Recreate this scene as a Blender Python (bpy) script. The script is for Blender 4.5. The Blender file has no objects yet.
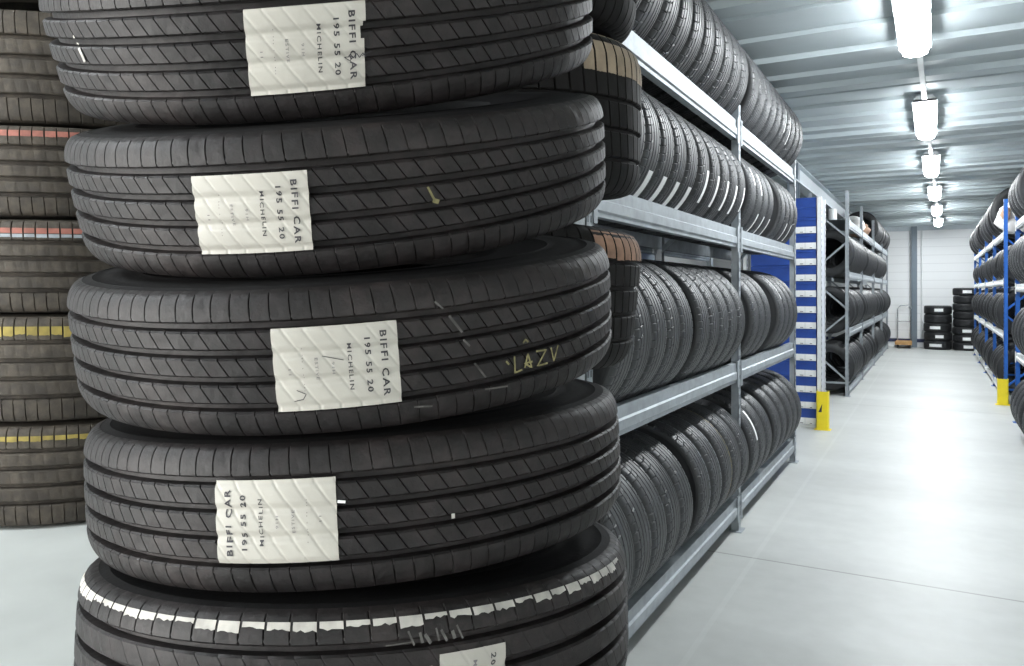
import bpy, math, random
import numpy as np
from mathutils import Matrix, Vector

random.seed(7)
rng = np.random.default_rng(11)
scene = bpy.context.scene
COL = scene.collection
PI = math.pi

# ------------------------------------------------------------------ frame of the view
YAW = math.radians(28.782)
CS, SN = math.cos(YAW), math.sin(YAW)
EYE = 1.35


def at(r, f, u):
    """right, forward, up from the eye -> world point"""
    return Vector((CS * r - SN * f, SN * r + CS * f, EYE + u))


def vec(r, f, u):
    return Vector((CS * r - SN * f, SN * r + CS * f, u))


# ------------------------------------------------------------------ materials
def new_mat(name):
    m = bpy.data.materials.new(name)
    m.use_nodes = True
    nt = m.node_tree
    b = nt.nodes['Principled BSDF']
    return m, nt, b


def mat(name, col, rough=.5, metal=0., noise=0., scale=8., spec=None, bump=0., col2=None):
    m, nt, b = new_mat(name)
    b.inputs['Roughness'].default_value = rough
    b.inputs['Metallic'].default_value = metal
    if spec is not None:
        b.inputs['Specular IOR Level'].default_value = spec
    tc = nt.nodes.new('ShaderNodeTexCoord')
    nz = nt.nodes.new('ShaderNodeTexNoise')
    nz.inputs['Scale'].default_value = scale
    nz.inputs['Detail'].default_value = 6
    nt.links.new(tc.outputs['Object'], nz.inputs['Vector'])
    rp = nt.nodes.new('ShaderNodeValToRGB')
    rp.color_ramp.elements[0].position = .3
    rp.color_ramp.elements[1].position = .75
    c2 = col2 if col2 else [min(1, c * (1 + noise)) for c in col]
    c1 = col if col2 else [c * (1 - noise) for c in col]
    rp.color_ramp.elements[0].color = (*c1, 1)
    rp.color_ramp.elements[1].color = (*c2, 1)
    nt.links.new(nz.outputs['Fac'], rp.inputs['Fac'])
    nt.links.new(rp.outputs['Color'], b.inputs['Base Color'])
    if bump:
        n2 = nt.nodes.new('ShaderNodeTexNoise')
        n2.inputs['Scale'].default_value = scale * 12
        n2.inputs['Detail'].default_value = 4
        nt.links.new(tc.outputs['Object'], n2.inputs['Vector'])
        bp = nt.nodes.new('ShaderNodeBump')
        bp.inputs['Strength'].default_value = bump
        bp.inputs['Distance'].default_value = .002
        nt.links.new(n2.outputs['Fac'], bp.inputs['Height'])
        nt.links.new(bp.outputs['Normal'], b.inputs['Normal'])
    return m


def emit(name, col, s):
    m, nt, b = new_mat(name)
    b.inputs['Base Color'].default_value = (*col, 1)
    b.inputs['Emission Color'].default_value = (*col, 1)
    b.inputs['Emission Strength'].default_value = s
    return m


M = {}
M['rubber_front'] = mat('used_rubber', (.0048, .0037, .0044), .56, scale=4.5, col2=(.023, .0178, .0168), bump=.9, spec=.32)


def speckle(m, scale, amt, lo=.45, hi=.62):
    """finer dust and wear over a rubber: multiplies the base colour by a second noise"""
    nt = m.node_tree
    b = nt.nodes['Principled BSDF']
    src = b.inputs['Base Color'].links[0].from_socket
    tc = nt.nodes.new('ShaderNodeTexCoord')
    nz = nt.nodes.new('ShaderNodeTexNoise')
    nz.inputs['Scale'].default_value = scale
    nz.inputs['Detail'].default_value = 8
    nz.inputs['Roughness'].default_value = .7
    nt.links.new(tc.outputs['Object'], nz.inputs['Vector'])
    mr = nt.nodes.new('ShaderNodeMapRange')
    mr.inputs[1].default_value = lo; mr.inputs[2].default_value = hi
    mr.inputs[3].default_value = 1 - amt; mr.inputs[4].default_value = 1 + amt
    nt.links.new(nz.outputs['Fac'], mr.inputs[0])
    mx = nt.nodes.new('ShaderNodeMix'); mx.data_type = 'RGBA'; mx.blend_type = 'MULTIPLY'
    mx.inputs[0].default_value = 1
    nt.links.new(src, mx.inputs[6]); nt.links.new(mr.outputs[0], mx.inputs[7])
    nt.links.new(mx.outputs[2], b.inputs['Base Color'])
    return m


M['rubber_wall'] = mat('sidewall_rubber', (.005, .0045, .005), .7, noise=.3, scale=14, bump=.2, spec=.25)
M['rubber_brown'] = mat('dusty_brown_rubber', (.033, .026, .0195), .75, scale=5, col2=(.082, .066, .049), bump=.6)
M['rubber_shade'] = mat('worn_black_rubber', (.0035, .003, .0034), .7, scale=5, col2=(.008, .007, .0065), bump=.4, spec=.2)
speckle(M['rubber_front'], 42, .45)
speckle(M['rubber_brown'], 36, .3)
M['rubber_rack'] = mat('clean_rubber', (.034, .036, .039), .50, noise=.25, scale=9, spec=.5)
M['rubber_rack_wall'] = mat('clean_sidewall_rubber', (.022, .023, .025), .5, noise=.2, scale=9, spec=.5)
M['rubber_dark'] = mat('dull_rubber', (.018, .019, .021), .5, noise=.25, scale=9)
M['paper'] = mat('creased_paper', (.385, .368, .330), .5, noise=.07, scale=16, bump=.15)
M['paper_white'] = mat('white_paper', (.82, .83, .83), .5, noise=.04, scale=20)
M['ink'] = mat('black_ink', (.03, .028, .035), .6, noise=.2, scale=60)
M['ink_grey'] = mat('faded_ink', (.16, .15, .16), .6, noise=.3, scale=80)
M['paint_white'] = mat('chipped_white_paint', (.42, .40, .365), .6, noise=.3, scale=60)
M['paint_red'] = mat('faded_red_paint', (.33, .12, .09), .7, noise=.3, scale=50)
M['paint_blue'] = mat('faded_pale_blue_paint', (.30, .33, .36), .7, noise=.25, scale=50)
M['paint_yellow'] = mat('faded_yellow_paint', (.30, .23, .05), .7, noise=.3, scale=50)
M['dust_tan'] = mat('tan_dust', (.26, .205, .145), .85, noise=.35, scale=22)
M['dust_red'] = mat('reddish_tan_dust', (.26, .155, .105), .85, noise=.4, scale=26)
M['chalk'] = mat('yellow_chalk', (.20, .18, .085), .9, noise=.5, scale=160)
M['scuff'] = mat('pale_scuff', (.10, .095, .09), .9, noise=.5, scale=120)
M['steel'] = mat('galvanised_steel', (.325, .355, .38), .55, .3, noise=.16, scale=18)
M['steel_side'] = mat('dull_galvanised_steel', (.40, .45, .48), .45, .5, noise=.14, scale=22)
M['slot'] = mat('slot_shadow_plate', (.06, .07, .08), .6, noise=.1)
M['white_steel'] = mat('white_painted_steel', (.74, .76, .76), .45, noise=.06, scale=12)
M['blue_steel'] = mat('blue_painted_steel', (.015, .12, .48), .4, noise=.10, scale=10)
M['blue_box'] = mat('blue_cardboard', (.012, .055, .29), .5, noise=.16, scale=10)
M['yellow'] = mat('yellow_painted_steel', (.88, .70, .02), .45, noise=.06, scale=12)
M['black'] = mat('black_mark', (.03, .03, .03), .6, noise=.1)
M['chrome'] = mat('bright_steel_tube', (.62, .64, .66), .25, .8, noise=.05)
M['wood'] = mat('pallet_wood', (.52, .30, .12), .7, noise=.2, scale=14)
M['lamp'] = emit('lamp_diffuser', (.94, .98, 1.0), 40)
M['housing'] = mat('lamp_housing', (.70, .72, .73), .5, noise=.05)
M['plastic_bag'] = mat('white_plastic_wrap', (.70, .69, .67), .35, noise=.15, scale=9)
M['tan_card'] = mat('brown_card', (.40, .25, .17), .7, noise=.25, scale=9)
M['ceiling'] = mat('painted_steel_deck', (.40, .455, .475), .58, .0, noise=.06, scale=2)
M['beam_paint'] = mat('grey_painted_beam', (.50, .55, .58), .5, noise=.05, scale=4)
M['column_paint'] = mat('slate_grey_column', (.16, .20, .24), .5, noise=.06, scale=4)
M['navy'] = mat('navy_skirting', (.02, .03, .09), .5, noise=.1)


def wall_mat(name, col, lines):
    m, nt, b = new_mat(name)
    b.inputs['Roughness'].default_value = .45
    tc = nt.nodes.new('ShaderNodeTexCoord')
    sp = nt.nodes.new('ShaderNodeSeparateXYZ')
    nt.links.new(tc.outputs['Object'], sp.inputs[0])
    md = nt.nodes.new('ShaderNodeMath'); md.operation = 'FRACT'
    ml = nt.nodes.new('ShaderNodeMath'); ml.operation = 'MULTIPLY'; ml.inputs[1].default_value = lines
    nt.links.new(sp.outputs['Z'], ml.inputs[0]); nt.links.new(ml.outputs[0], md.inputs[0])
    lt = nt.nodes.new('ShaderNodeMath'); lt.operation = 'LESS_THAN'; lt.inputs[1].default_value = .07
    nt.links.new(md.outputs[0], lt.inputs[0])
    mx = nt.nodes.new('ShaderNodeMix'); mx.data_type = 'RGBA'
    mx.inputs[6].default_value = (*col, 1)
    mx.inputs[7].default_value = (*[c * .86 for c in col], 1)
    nt.links.new(lt.outputs[0], mx.inputs[0])
    nt.links.new(mx.outputs[2], b.inputs['Base Color'])
    return m


M['wall'] = wall_mat('white_sandwich_panel', (.86, .875, .88), 5.0)


def floor_mat(name, joint, k=1.):
    m, nt, b = new_mat(name)
    N, L = nt.nodes, nt.links
    tc = N.new('ShaderNodeTexCoord')
    n1 = N.new('ShaderNodeTexNoise'); n1.inputs['Scale'].default_value = .9; n1.inputs['Detail'].default_value = 8
    n2 = N.new('ShaderNodeTexNoise'); n2.inputs['Scale'].default_value = 9; n2.inputs['Detail'].default_value = 8
    mp = N.new('ShaderNodeMapping'); mp.inputs['Scale'].default_value = (.5, 1.6, 1)
    L.new(tc.outputs['Object'], mp.inputs[0])
    L.new(mp.outputs[0], n1.inputs['Vector']); L.new(tc.outputs['Object'], n2.inputs['Vector'])
    mx0 = N.new('ShaderNodeMix'); mx0.data_type = 'FLOAT'; mx0.inputs[0].default_value = .35
    L.new(n1.outputs['Fac'], mx0.inputs[2]); L.new(n2.outputs['Fac'], mx0.inputs[3])
    rp = N.new('ShaderNodeValToRGB')
    e = rp.color_ramp.elements
    e[0].position = .32; e[0].color = (.40 * k, .413 * k, .40 * k, 1)
    e[1].position = .68; e[1].color = (.53 * k, .545 * k, .53 * k, 1)
    L.new(mx0.outputs[0], rp.inputs[0])
    last = rp.outputs[0]
    if joint:
        sp = N.new('ShaderNodeSeparateXYZ'); L.new(tc.outputs['Object'], sp.inputs[0])
        for ax, pos, w, col, fac in (('Y', 4.0, .007, (.20, .20, .19, 1), .75), ('Y', 10.0, .008, (.22, .22, .21, 1), .6),
                                     ('Y', 16.0, .008, (.22, .22, .21, 1), .6), ('X', -.80, .012, (.72, .74, .72, 1), .10)):
            s = N.new('ShaderNodeMath'); s.operation = 'SUBTRACT'; s.inputs[1].default_value = pos
            L.new(sp.outputs[ax], s.inputs[0])
            a = N.new('ShaderNodeMath'); a.operation = 'ABSOLUTE'; L.new(s.outputs[0], a.inputs[0])
            t = N.new('ShaderNodeMath'); t.operation = 'LESS_THAN'; t.inputs[1].default_value = w
            L.new(a.outputs[0], t.inputs[0])
            f = N.new('ShaderNodeMath'); f.operation = 'MULTIPLY'; f.inputs[1].default_value = fac
            L.new(t.outputs[0], f.inputs[0])
            mx = N.new('ShaderNodeMix'); mx.data_type = 'RGBA'
            L.new(f.outputs[0], mx.inputs[0]); L.new(last, mx.inputs[6]); mx.inputs[7].default_value = col
            last = mx.outputs[2]
    L.new(last, b.inputs['Base Color'])
    r2 = N.new('ShaderNodeMapRange'); r2.inputs[3].default_value = .38; r2.inputs[4].default_value = .55
    L.new(n2.outputs['Fac'], r2.inputs[0]); L.new(r2.outputs[0], b.inputs['Roughness'])
    b.inputs['Specular IOR Level'].default_value = .5
    return m


M['floor'] = floor_mat('polished_concrete', True)
M['platform'] = floor_mat('pale_concrete', False, 1.3)

# ------------------------------------------------------------------ object helpers


def link(name, me, m=None, parent=None):
    o = bpy.data.objects.new(name, me)
    COL.objects.link(o)
    if m is not None and me is not None:
        if len(me.materials) == 0:
            me.materials.append(m)
        elif me.materials[0] != m:
            o.material_slots[0].link = 'OBJECT'
            o.material_slots[0].material = m
    if parent is not None:
        o.parent = parent
    return o


def tag(o, label, cat, group=None):
    o['label'] = label
    o['category'] = cat
    if group:
        o['group'] = group
    return o


def empty(name, mw):
    o = bpy.data.objects.new(name, None)
    o.empty_display_size = .1
    COL.objects.link(o)
    o.matrix_world = mw
    return o


def struct(name, me, m):
    o = link(name, me, m)
    o['kind'] = 'structure'
    return o


def mesh(name, v, f, smooth=False, angle=None):
    me = bpy.data.meshes.new(name)
    me.from_pydata([tuple(map(float, p)) for p in v], [], [tuple(map(int, q)) for q in f])
    me.validate()
    if smooth:
        me.shade_smooth()
        if angle:
            me.set_sharp_from_angle(angle=math.radians(angle))
    me.update()
    return me


class MB:
    """collects boxes, bars, tubes and prisms of ONE part"""

    def __init__(self):
        self.v, self.f = [], []

    def add(self, v, f):
        b = len(self.v)
        self.v += [tuple(p) for p in v]
        self.f += [tuple(i + b for i in q) for q in f]

    def box(self, x0, x1, y0, y1, z0, z1):
        v = [(x, y, z) for z in (z0, z1) for y in (y0, y1) for x in (x0, x1)]
        self.add(v, [(0, 2, 3, 1), (4, 5, 7, 6), (0, 1, 5, 4), (2, 6, 7, 3), (0, 4, 6, 2), (1, 3, 7, 5)])
        return self

    def bar(self, a, b, w, h):
        a, b = Vector(a), Vector(b)
        d = (b - a).normalized()
        up = Vector((0, 0, 1)) if abs(d.z) < .95 else Vector((0, 1, 0))
        s = d.cross(up).normalized()
        t = s.cross(d).normalized()
        v = []
        for p in (a, b):
            for i, j in ((-1, -1), (1, -1), (1, 1), (-1, 1)):
                v.append(p + s * (w / 2 * i) + t * (h / 2 * j))
        self.add(v, [(0, 3, 2, 1), (4, 5, 6, 7), (0, 1, 5, 4), (1, 2, 6, 5), (2, 3, 7, 6), (3, 0, 4, 7)])
        return self

    def tube(self, pts, r, n=8):
        pts = [Vector(p) for p in pts]
        rings = []
        for i, p in enumerate(pts):
            d = (pts[min(i + 1, len(pts) - 1)] - pts[max(i - 1, 0)]).normalized()
            up = Vector((0, 0, 1)) if abs(d.z) < .9 else Vector((1, 0, 0))
            s = d.cross(up).normalized(); t = s.cross(d)
            rings.append([p + s * (r * math.cos(2 * PI * k / n)) + t * (r * math.sin(2 * PI * k / n)) for k in range(n)])
        v = [q for g in rings for q in g]
        f = []
        for i in range(len(rings) - 1):
            for k in range(n):
                a, b = i * n + k, i * n + (k + 1) % n
                f.append((a, b, b + n, a + n))
        f.append(tuple(range(n - 1, -1, -1))); f.append(tuple((len(rings) - 1) * n + k for k in range(n)))
        self.add(v, f)
        return self

    def prism_y(self, prof, y0, y1):
        """profile in (x, z), run along y"""
        n = len(prof)
        v = [(x, y0, z) for x, z in prof] + [(x, y1, z) for x, z in prof]
        f = [(i, (i + 1) % n, (i + 1) % n + n, i + n) for i in range(n)]
        f += [tuple(range(n - 1, -1, -1)), tuple(range(n, 2 * n))]
        self.add(v, f)
        return self

    def prism_z(self, prof, z0, z1):
        n = len(prof)
        v = [(x, y, z0) for x, y in prof] + [(x, y, z1) for x, y in prof]
        f = [(i, (i + 1) % n, (i + 1) % n + n, i + n) for i in range(n)]
        f += [tuple(range(n - 1, -1, -1)), tuple(range(n, 2 * n))]
        self.add(v, f)
        return self

    def mesh(self, name):
        return mesh(name, self.v, self.f)

    def build(self, name, m, parent=None, bevel=0):
        o = link(name, self.mesh(name), m, parent)
        if bevel:
            b = o.modifiers.new('edge', 'BEVEL'); b.width = bevel; b.segments = 2; b.limit_method = 'ANGLE'
        return o


ORD = ('first second third fourth fifth sixth seventh eighth ninth tenth eleventh twelfth thirteenth fourteenth fifteenth sixteenth '
       'seventeenth eighteenth nineteenth twentieth').split() + ['twenty-' + x for x in
       'first second third fourth fifth sixth seventh eighth ninth'.split()] + ['thirtieth']

# ------------------------------------------------------------------ tyres


class Tread:
    """axis = local z; front of the tyre (towards the viewer) at angle -90 degrees"""

    def __init__(s, R, half, gs, N, rnd=.018, drop=.015, slant=-2.2, sd=.0028, gd=.0065, gw=.0042, grooves=None, sipe=None, sw=.14):
        s.R, s.half, s.gs, s.N, s.rnd, s.drop, s.slant, s.sd, s.gd, s.gw, s.sw = R, half, gs, N, rnd, drop, slant, sd, gd, gw, sw
        s.grooves = grooves if grooves else [-1.5 * gs, -.5 * gs, .5 * gs, 1.5 * gs]
        s.sipe = sipe if sipe else (lambda z: 1.)

    def crown(s, z):
        a = abs(z)
        r = s.R - .002 * (a / s.half) ** 2
        k = a - (s.half - s.rnd)
        if k > 0:
            t = min(1, k / s.rnd)
            r -= s.drop * (1 - math.sqrt(max(0, 1 - t * t)))
        return r

    def shear(s, z):
        g = max(abs(x) for x in s.grooves)
        a = min(abs(z), g)
        b = max(0, abs(z) - g)
        return (a * s.slant + b * s.slant * .18) * (1 if z > 0 else -1)

    def rows(s):
        rows = {}
        for g in s.grooves:
            for dz, d, sp in ((-1, 0, 1), (-.66, .20, 1), (-.5, 1, 0), (.5, 1, 0), (.66, .20, 1), (1, 0, 1)):
                rows[round(g + dz * s.gw, 6)] = (d * s.gd, sp * s.sipe(g + dz * s.gw * 1.01))
        edges = [-s.half] + [x for g in sorted(s.grooves) for x in (g - s.gw, g + s.gw)] + [s.half]
        for i in range(0, len(edges), 2):
            a, b = edges[i], edges[i + 1]
            n = 4
            if i == 0 or i == len(edges) - 2:
                n = 11
            for k in range(1, n):
                z = a + (b - a) * k / n
                sh = 1.
                if i == 0 or i == len(edges) - 2:
                    d_in = min(abs(z - (b if i == 0 else a)), 1)
                    sh = 0. if d_in < .004 else .9
                    if s.half - abs(z) < .003:
                        sh = .4
                rows[round(z, 6)] = (0., sh * s.sipe(z))
        rows[-s.half] = (0., .2); rows[s.half] = (0., .2)
        return sorted(rows.items())

    def build(s, name):
        fr = [0., s.sw / 2, s.sw, .5 + s.sw / 2]
        ph0 = np.array([(i + x) / s.N * 2 * PI for i in range(s.N) for x in fr])
        dep = np.array([0, 1., 0, 0] * s.N)
        V = []
        rr = s.rows()
        for z, (d, sp) in rr:
            p = ph0 + s.shear(z)
            r = s.crown(z) - d - dep * s.sd * sp
            V.append(np.stack([r * np.cos(p), r * np.sin(p), np.full_like(p, z)], 1))
        n = len(ph0)
        V = np.concatenate(V)
        F = []
        k = np.arange(n); k2 = (k + 1) % n
        for j in range(len(rr) - 1):
            F.append(np.stack([j * n + k, j * n + k2, (j + 1) * n + k2, (j + 1) * n + k], 1))
        F = np.concatenate(F)
        return mesh(name, V, F, True, 28)

    def side(s, name, sgn, n=96, wide=.0025, bead=0.):
        R, h = s.R, s.half
        e = s.crown(h)
        k = R / .325
        prof = [(h - .0005, e + .0006), (h + .0006, e - .006 * k), (h + .0014, e - .010 * k), (h + .0009, e - .011 * k), (h + wide * .8, e - .025 * k),
                (h + wide, R - .062 * k), (h + wide * .6, R - .075 * k), (h + wide * .6 + .001, R - .077 * k), (h + .000, R - .088 * k),
                (h - .003, R - .104 * k - bead), (h - .013, R - .116 * k - bead), (h - .014, R - .119 * k - bead), (h - .022, R - .124 * k - bead), (h - .030, R - .122 * k - bead), (h - .030, R - .112 * k - bead),
                (h - .014, R - .060 * k), (h - .022, R - .024 * k), (h * .5, R - .017 * k), (0., R - .016 * k)]
        return lathe(name, [(r, sgn * z) for z, r in prof], n, sgn < 0)

    # a patch lying on the tread, in (angle, z); lift over the ribs, sagging into the grooves
    def skin(s, z, ph, lift, sag):
        r = s.crown(z) + lift
        for g in s.grooves:
            r -= sag * math.exp(-((z - g) / (s.gw * .7)) ** 2)
        if sag:
            q = ((ph - s.shear(z)) * s.N / (2 * PI) - s.sw / 2) % 1.
            q = min(q, 1 - q)
            r -= sag * .28 * math.exp(-(q / .07) ** 2)
        return r

    def pt(s, ph, z, lift=.0009, sag=0.):
        r = s.skin(z, ph, lift, sag)
        return (r * math.cos(ph), r * math.sin(ph), z)

    def patch(s, name, p0, p1, z0, z1, m, parent, lift=.0010, sag=.0022, nx=170, nz=56, cut=None, skew=0.):
        V, F = [], []
        idx = {}
        for i in range(nx + 1):
            for j in range(nz + 1):
                V.append(s.pt(p0 + (p1 - p0) * i / nx - skew * (1 - j / nz), z0 + (z1 - z0) * j / nz, lift, sag))
        for i in range(nx):
            for j in range(nz):
                if cut and cut((i + .5) / nx, (j + .5) / nz):
                    continue
                a = i * (nz + 1) + j
                F.append((a, a + nz + 1, a + nz + 2, a + 1))
        me = mesh(name, V, F, True)
        return link(name, me, m, parent)

    def strokes(s, name, lines, m, parent, width=.0016, lift=.0012):
        """lines of (angle, z) points laid on the tread as thin ribbons with some thickness"""
        b = MB()
        for ln in lines:
            w = width
            if len(ln) == 3 and isinstance(ln[2], float) and not isinstance(ln[0], float):
                ln, w = ln[:2], ln[2]
            pts = []
            for (a0, z0), (a1, z1) in zip(ln[:-1], ln[1:]):
                for k in range(6):
                    pts.append((a0 + (a1 - a0) * k / 6, z0 + (z1 - z0) * k / 6))
            pts.append(ln[-1])
            v, f = [], []
            for i, (a, z) in enumerate(pts):
                pa, pb = pts[max(0, i - 1)], pts[min(len(pts) - 1, i + 1)]
                da, dz = (pb[0] - pa[0]) * s.R, pb[1] - pa[1]
                l = math.hypot(da, dz) or 1
                na, nz_ = -dz / l * w / 2 / s.R, da / l * w / 2
                v += [s.pt(a + na, z + nz_, lift), s.pt(a - na, z - nz_, lift)]
            for i in range(len(pts) - 1):
                f.append((2 * i, 2 * i + 1, 2 * i + 3, 2 * i + 2))
            b.add(v, f)
        return b.build(name, m, parent)

    def marks(s, name, lines, m, parent, width=.0016):
        for ln in lines:
            s.strokes(name, [ln], m, parent, width)

    def stripe(s, name, z0, z1, m, parent, a0=-PI, a1=PI, ragged=.5, skip=0., lift=.0007):
        """a painted band broken where the sipes cross it"""
        b = MB()
        st = 2 * PI / s.N
        r_ = random.Random(int(z0 * 1e5) + 17)
        i0, i1 = int(a0 / st), int(a1 / st)
        for i in range(i0, i1):
            if r_.random() < skip:
                continue
            v, f = [], []
            ca, cb = (i + s.sw * 1.05) * st, (i + .99) * st
            nn = 6
            low = z0 + (z1 - z0) * ragged * r_.random()
            for k in range(nn + 1):
                lo = low + (z1 - z0) * ragged * .35 * (r_.random() - .5)
                for j in range(5):
                    z = lo + (z1 - lo) * j / 4
                    v.append(s.pt(ca + (cb - ca) * k / nn + s.shear(z), z, lift))
            for k in range(nn):
                for j in range(4):
                    q = k * 5 + j
                    f.append((q, q + 5, q + 6, q + 1))
            b.add(v, f)
        return b.build(name, m, parent)


def lathe(name, prof, n, flip=False, angle=35):
    V, F = [], []
    for r, z in prof:
        for k in range(n):
            a = 2 * PI * k / n
            V.append((r * math.cos(a), r * math.sin(a), z))
    for j in range(len(prof) - 1):
        for k in range(n):
            k2 = (k + 1) % n
            q = (j * n + k, (j + 1) * n + k, (j + 1) * n + k2, j * n + k2)
            F.append(q if not flip else q[::-1])
    return mesh(name, V, F, True, angle)


def text2d(txt, length, cap):
    """outline lettering as a flat mesh scaled to the given length and capital height"""
    cu = bpy.data.curves.new('lettering', 'FONT')
    cu.body = txt
    cu.resolution_u = 2
    cu.offset = .022 if cap > .004 else .010
    cu.space_character = 1.25
    o = bpy.data.objects.new('lettering', cu)
    COL.objects.link(o)
    dg = bpy.context.evaluated_depsgraph_get()
    me = bpy.data.meshes.new_from_object(o.evaluated_get(dg))
    v = np.array([p.co[:2] for p in me.vertices])
    f = [tuple(p.vertices) for p in me.polygons]
    bpy.data.objects.remove(o); bpy.data.curves.remove(cu); bpy.data.meshes.remove(me)
    v -= v.min(0)
    ext = v.max(0)
    v[:, 0] *= length / ext[0]
    v[:, 1] *= cap / ext[1]
    return v, f


def sticker(td, parent, p0, p1, z0, z1, lines, flip=False, cut=None, scribble=None, skew=0.):
    """a paper price sticker with its print, rolled onto the tread"""
    st = td.patch('sticker', p0, p1, z0, z1, M['paper'], parent, cut=cut, skew=skew)
    H = z1 - z0
    for txt, fx, length, cap, off, m in lines:
        v, f = text2d(txt, length * H, cap * H)
        L, C = length * H, cap * H
        out = []
        for u, w in v:
            if not flip:
                z = z1 - (H - L) / 2 - u - off * H
                a = p0 + (p1 - p0) * fx + (w - C / 2) / td.R
            else:
                z = z0 + (H - L) / 2 + u + off * H
                a = p0 + (p1 - p0) * (1 - fx) - (w - C / 2) / td.R
            out.append(td.pt(a - skew * (z1 - z) / H, z, .0016, .0022))
        me = mesh('lettering', out, f)
        link('lettering', me, m, st)
    if scribble:
        td.strokes('pen_scribble', scribble, M['ink'], st, .0007, .0018)
    return st


# --- the foreground stack: radius and places worked out in metres from the eye
K = .93


def pose(r, f, u, tilt, roll, k=K):
    n = Vector((-math.sin(roll), -math.sin(tilt) * math.cos(roll), math.cos(tilt) * math.cos(roll)))
    e1 = Vector((0, 1, 0)).cross(n).normalized()
    e2 = n.cross(e1)
    w = [vec(*e1), vec(*e2), vec(*n)]
    p = at(r * k, f * k, u * k)
    return Matrix(((w[0].x, w[1].x, w[2].x, p.x), (w[0].y, w[1].y, w[2].y, p.y), (w[0].z, w[1].z, w[2].z, p.z), (0, 0, 0, 1)))


FR = .325 * K
TA = Tread(FR, .0675 * K, .0245 * K, 112, rnd=.024, drop=.0145, sd=.0015, gw=.0050, gd=.010, sw=.09)
TB = Tread(FR, .0745 * K, .0295 * K, 88, rnd=.026, drop=.0165, sd=.0019, gw=.0054, gd=.010, sw=.09, sipe=lambda z: 1. if abs(z) > .046 else .25)
TA_me, TA_s = TA.build('tread'), [TA.side('sidewall', 1, bead=.035), TA.side('sidewall', -1, bead=.035)]
TB_me, TB_s = TB.build('tread'), [TB.side('sidewall', 1, bead=.035), TB.side('sidewall', -1, bead=.035)]


def tyre(mw, td_me, sides, mt, ms, label, group=None, name='car_tyre', cat='tyre', spin=0., sc=None):
    root = empty(name, mw)
    tag(root, label, cat, group)
    t = link('tread', td_me, mt, root)
    t.rotation_euler.z = spin
    parts = [t]
    for sd in sides:
        parts.append(link('sidewall', sd, ms, root))
    if sc:
        for p in parts:
            p.scale = sc
    return root


D = math.radians
LINES = [('BIFFI CAR', .885, .80, .082, 0, M['ink']), ('195 55 20', .755, .66, .070, .0, M['ink']), ('MICHELIN', .61, .56, .05, .0, M['ink']),
         ('91H', .475, .15, .034, .0, M['ink_grey']), ('ESTIVE', .345, .27, .036, .0, M['ink_grey']), ('. ... . .. ...', .235, .52, .010, .0, M['ink_grey']),
         ('11', .13, .07, .030, .02, M['ink_grey'])]
FRONT = {1: (-.2262, .9672, .3393, .4113, .0692), 2: (-.2073, .990, .1637, .2854, .066), 3: (-.199, .9974, -.0203, .1439, .0498),
         4: (-.1867, 1.0047, -.2078, -.0115, .0482), 5: (-.1814, .9763, -.388, -.1079, .0149)}
FL = {1: 'topmost worn black tyre of the tall front stack, sticker torn at one edge',
      2: 'worn black tyre second from the top of the tall front stack',
      3: 'worn black tyre in the middle of the front stack, yellow chalk writing on its tread',
      4: 'worn black tyre of the front stack whose sticker is printed the other way up',
      5: 'bottom worn black tyre of the front stack with a broken white paint stripe'}
fg = {}
for i, q in FRONT.items():
    b = i == 5
    fg[i] = tyre(pose(q[0] + {1: .0060, 2: .0042}.get(i, 0), *q[1:]) @ Matrix.Scale({1: .983, 2: .987}.get(i, 1.), 4), TB_me if b else TA_me, TB_s if b else TA_s, M['rubber_front'], M['rubber_wall'], FL[i], 'used tyres in the tall front stack',
                 spin=.013 * i)
zA = .0365 * K
# torn right edge of the topmost sticker: a notch between its two upper folds
sticker(TA, fg[1], D(-93.3), D(-74.5), -.040 * K, .0340 * K, LINES, skew=D(1.5),
        cut=lambda x, y: (x > .955 - .0 and .58 < y < .72) or (x > .975 and y > .70 and y < .76) or (x > .985 and y < .58),
        scribble=[[(D(-78.3 + k * .33), (-.012 + .0022 * math.sin(k * 2.1)) * K) for k in range(9)],
                  [(D(-76.2), -.0125 * K), (D(-75.2), -.0105 * K), (D(-74.6), -.0095 * K)], [(D(-79.0), -.0125 * K), (D(-77.6), -.0125 * K), (D(-78.2), -.016 * K), (D(-79.0), -.0125 * K)]])
sticker(TA, fg[2], D(-105.6), D(-86.5), -.040 * K, .0325 * K, LINES, skew=D(.8))
sticker(TA, fg[3], D(-92.2), D(-72.9), -.0405 * K, .0345 * K, LINES,
        scribble=[[(D(-84.6), .0085 * K), (D(-83), .006 * K), (D(-81.4), .0035 * K)], [(D(-88.9), -.021 * K), (D(-87.5), -.025 * K), (D(-88), -.0295 * K), (D(-89.4), -.031 * K)]])
sticker(TA, fg[4], D(-103.8), D(-84.3), -.036 * K, .0380 * K, LINES, flip=True)


def torn(x, y):
    return y > 1.0 - .02 * 0 + (x - .30) * 0 and False or (x < .30 and y > .55 + .25 * math.sin(x * 9) + .5 * x) or (x < .05 and y > .3)


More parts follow.
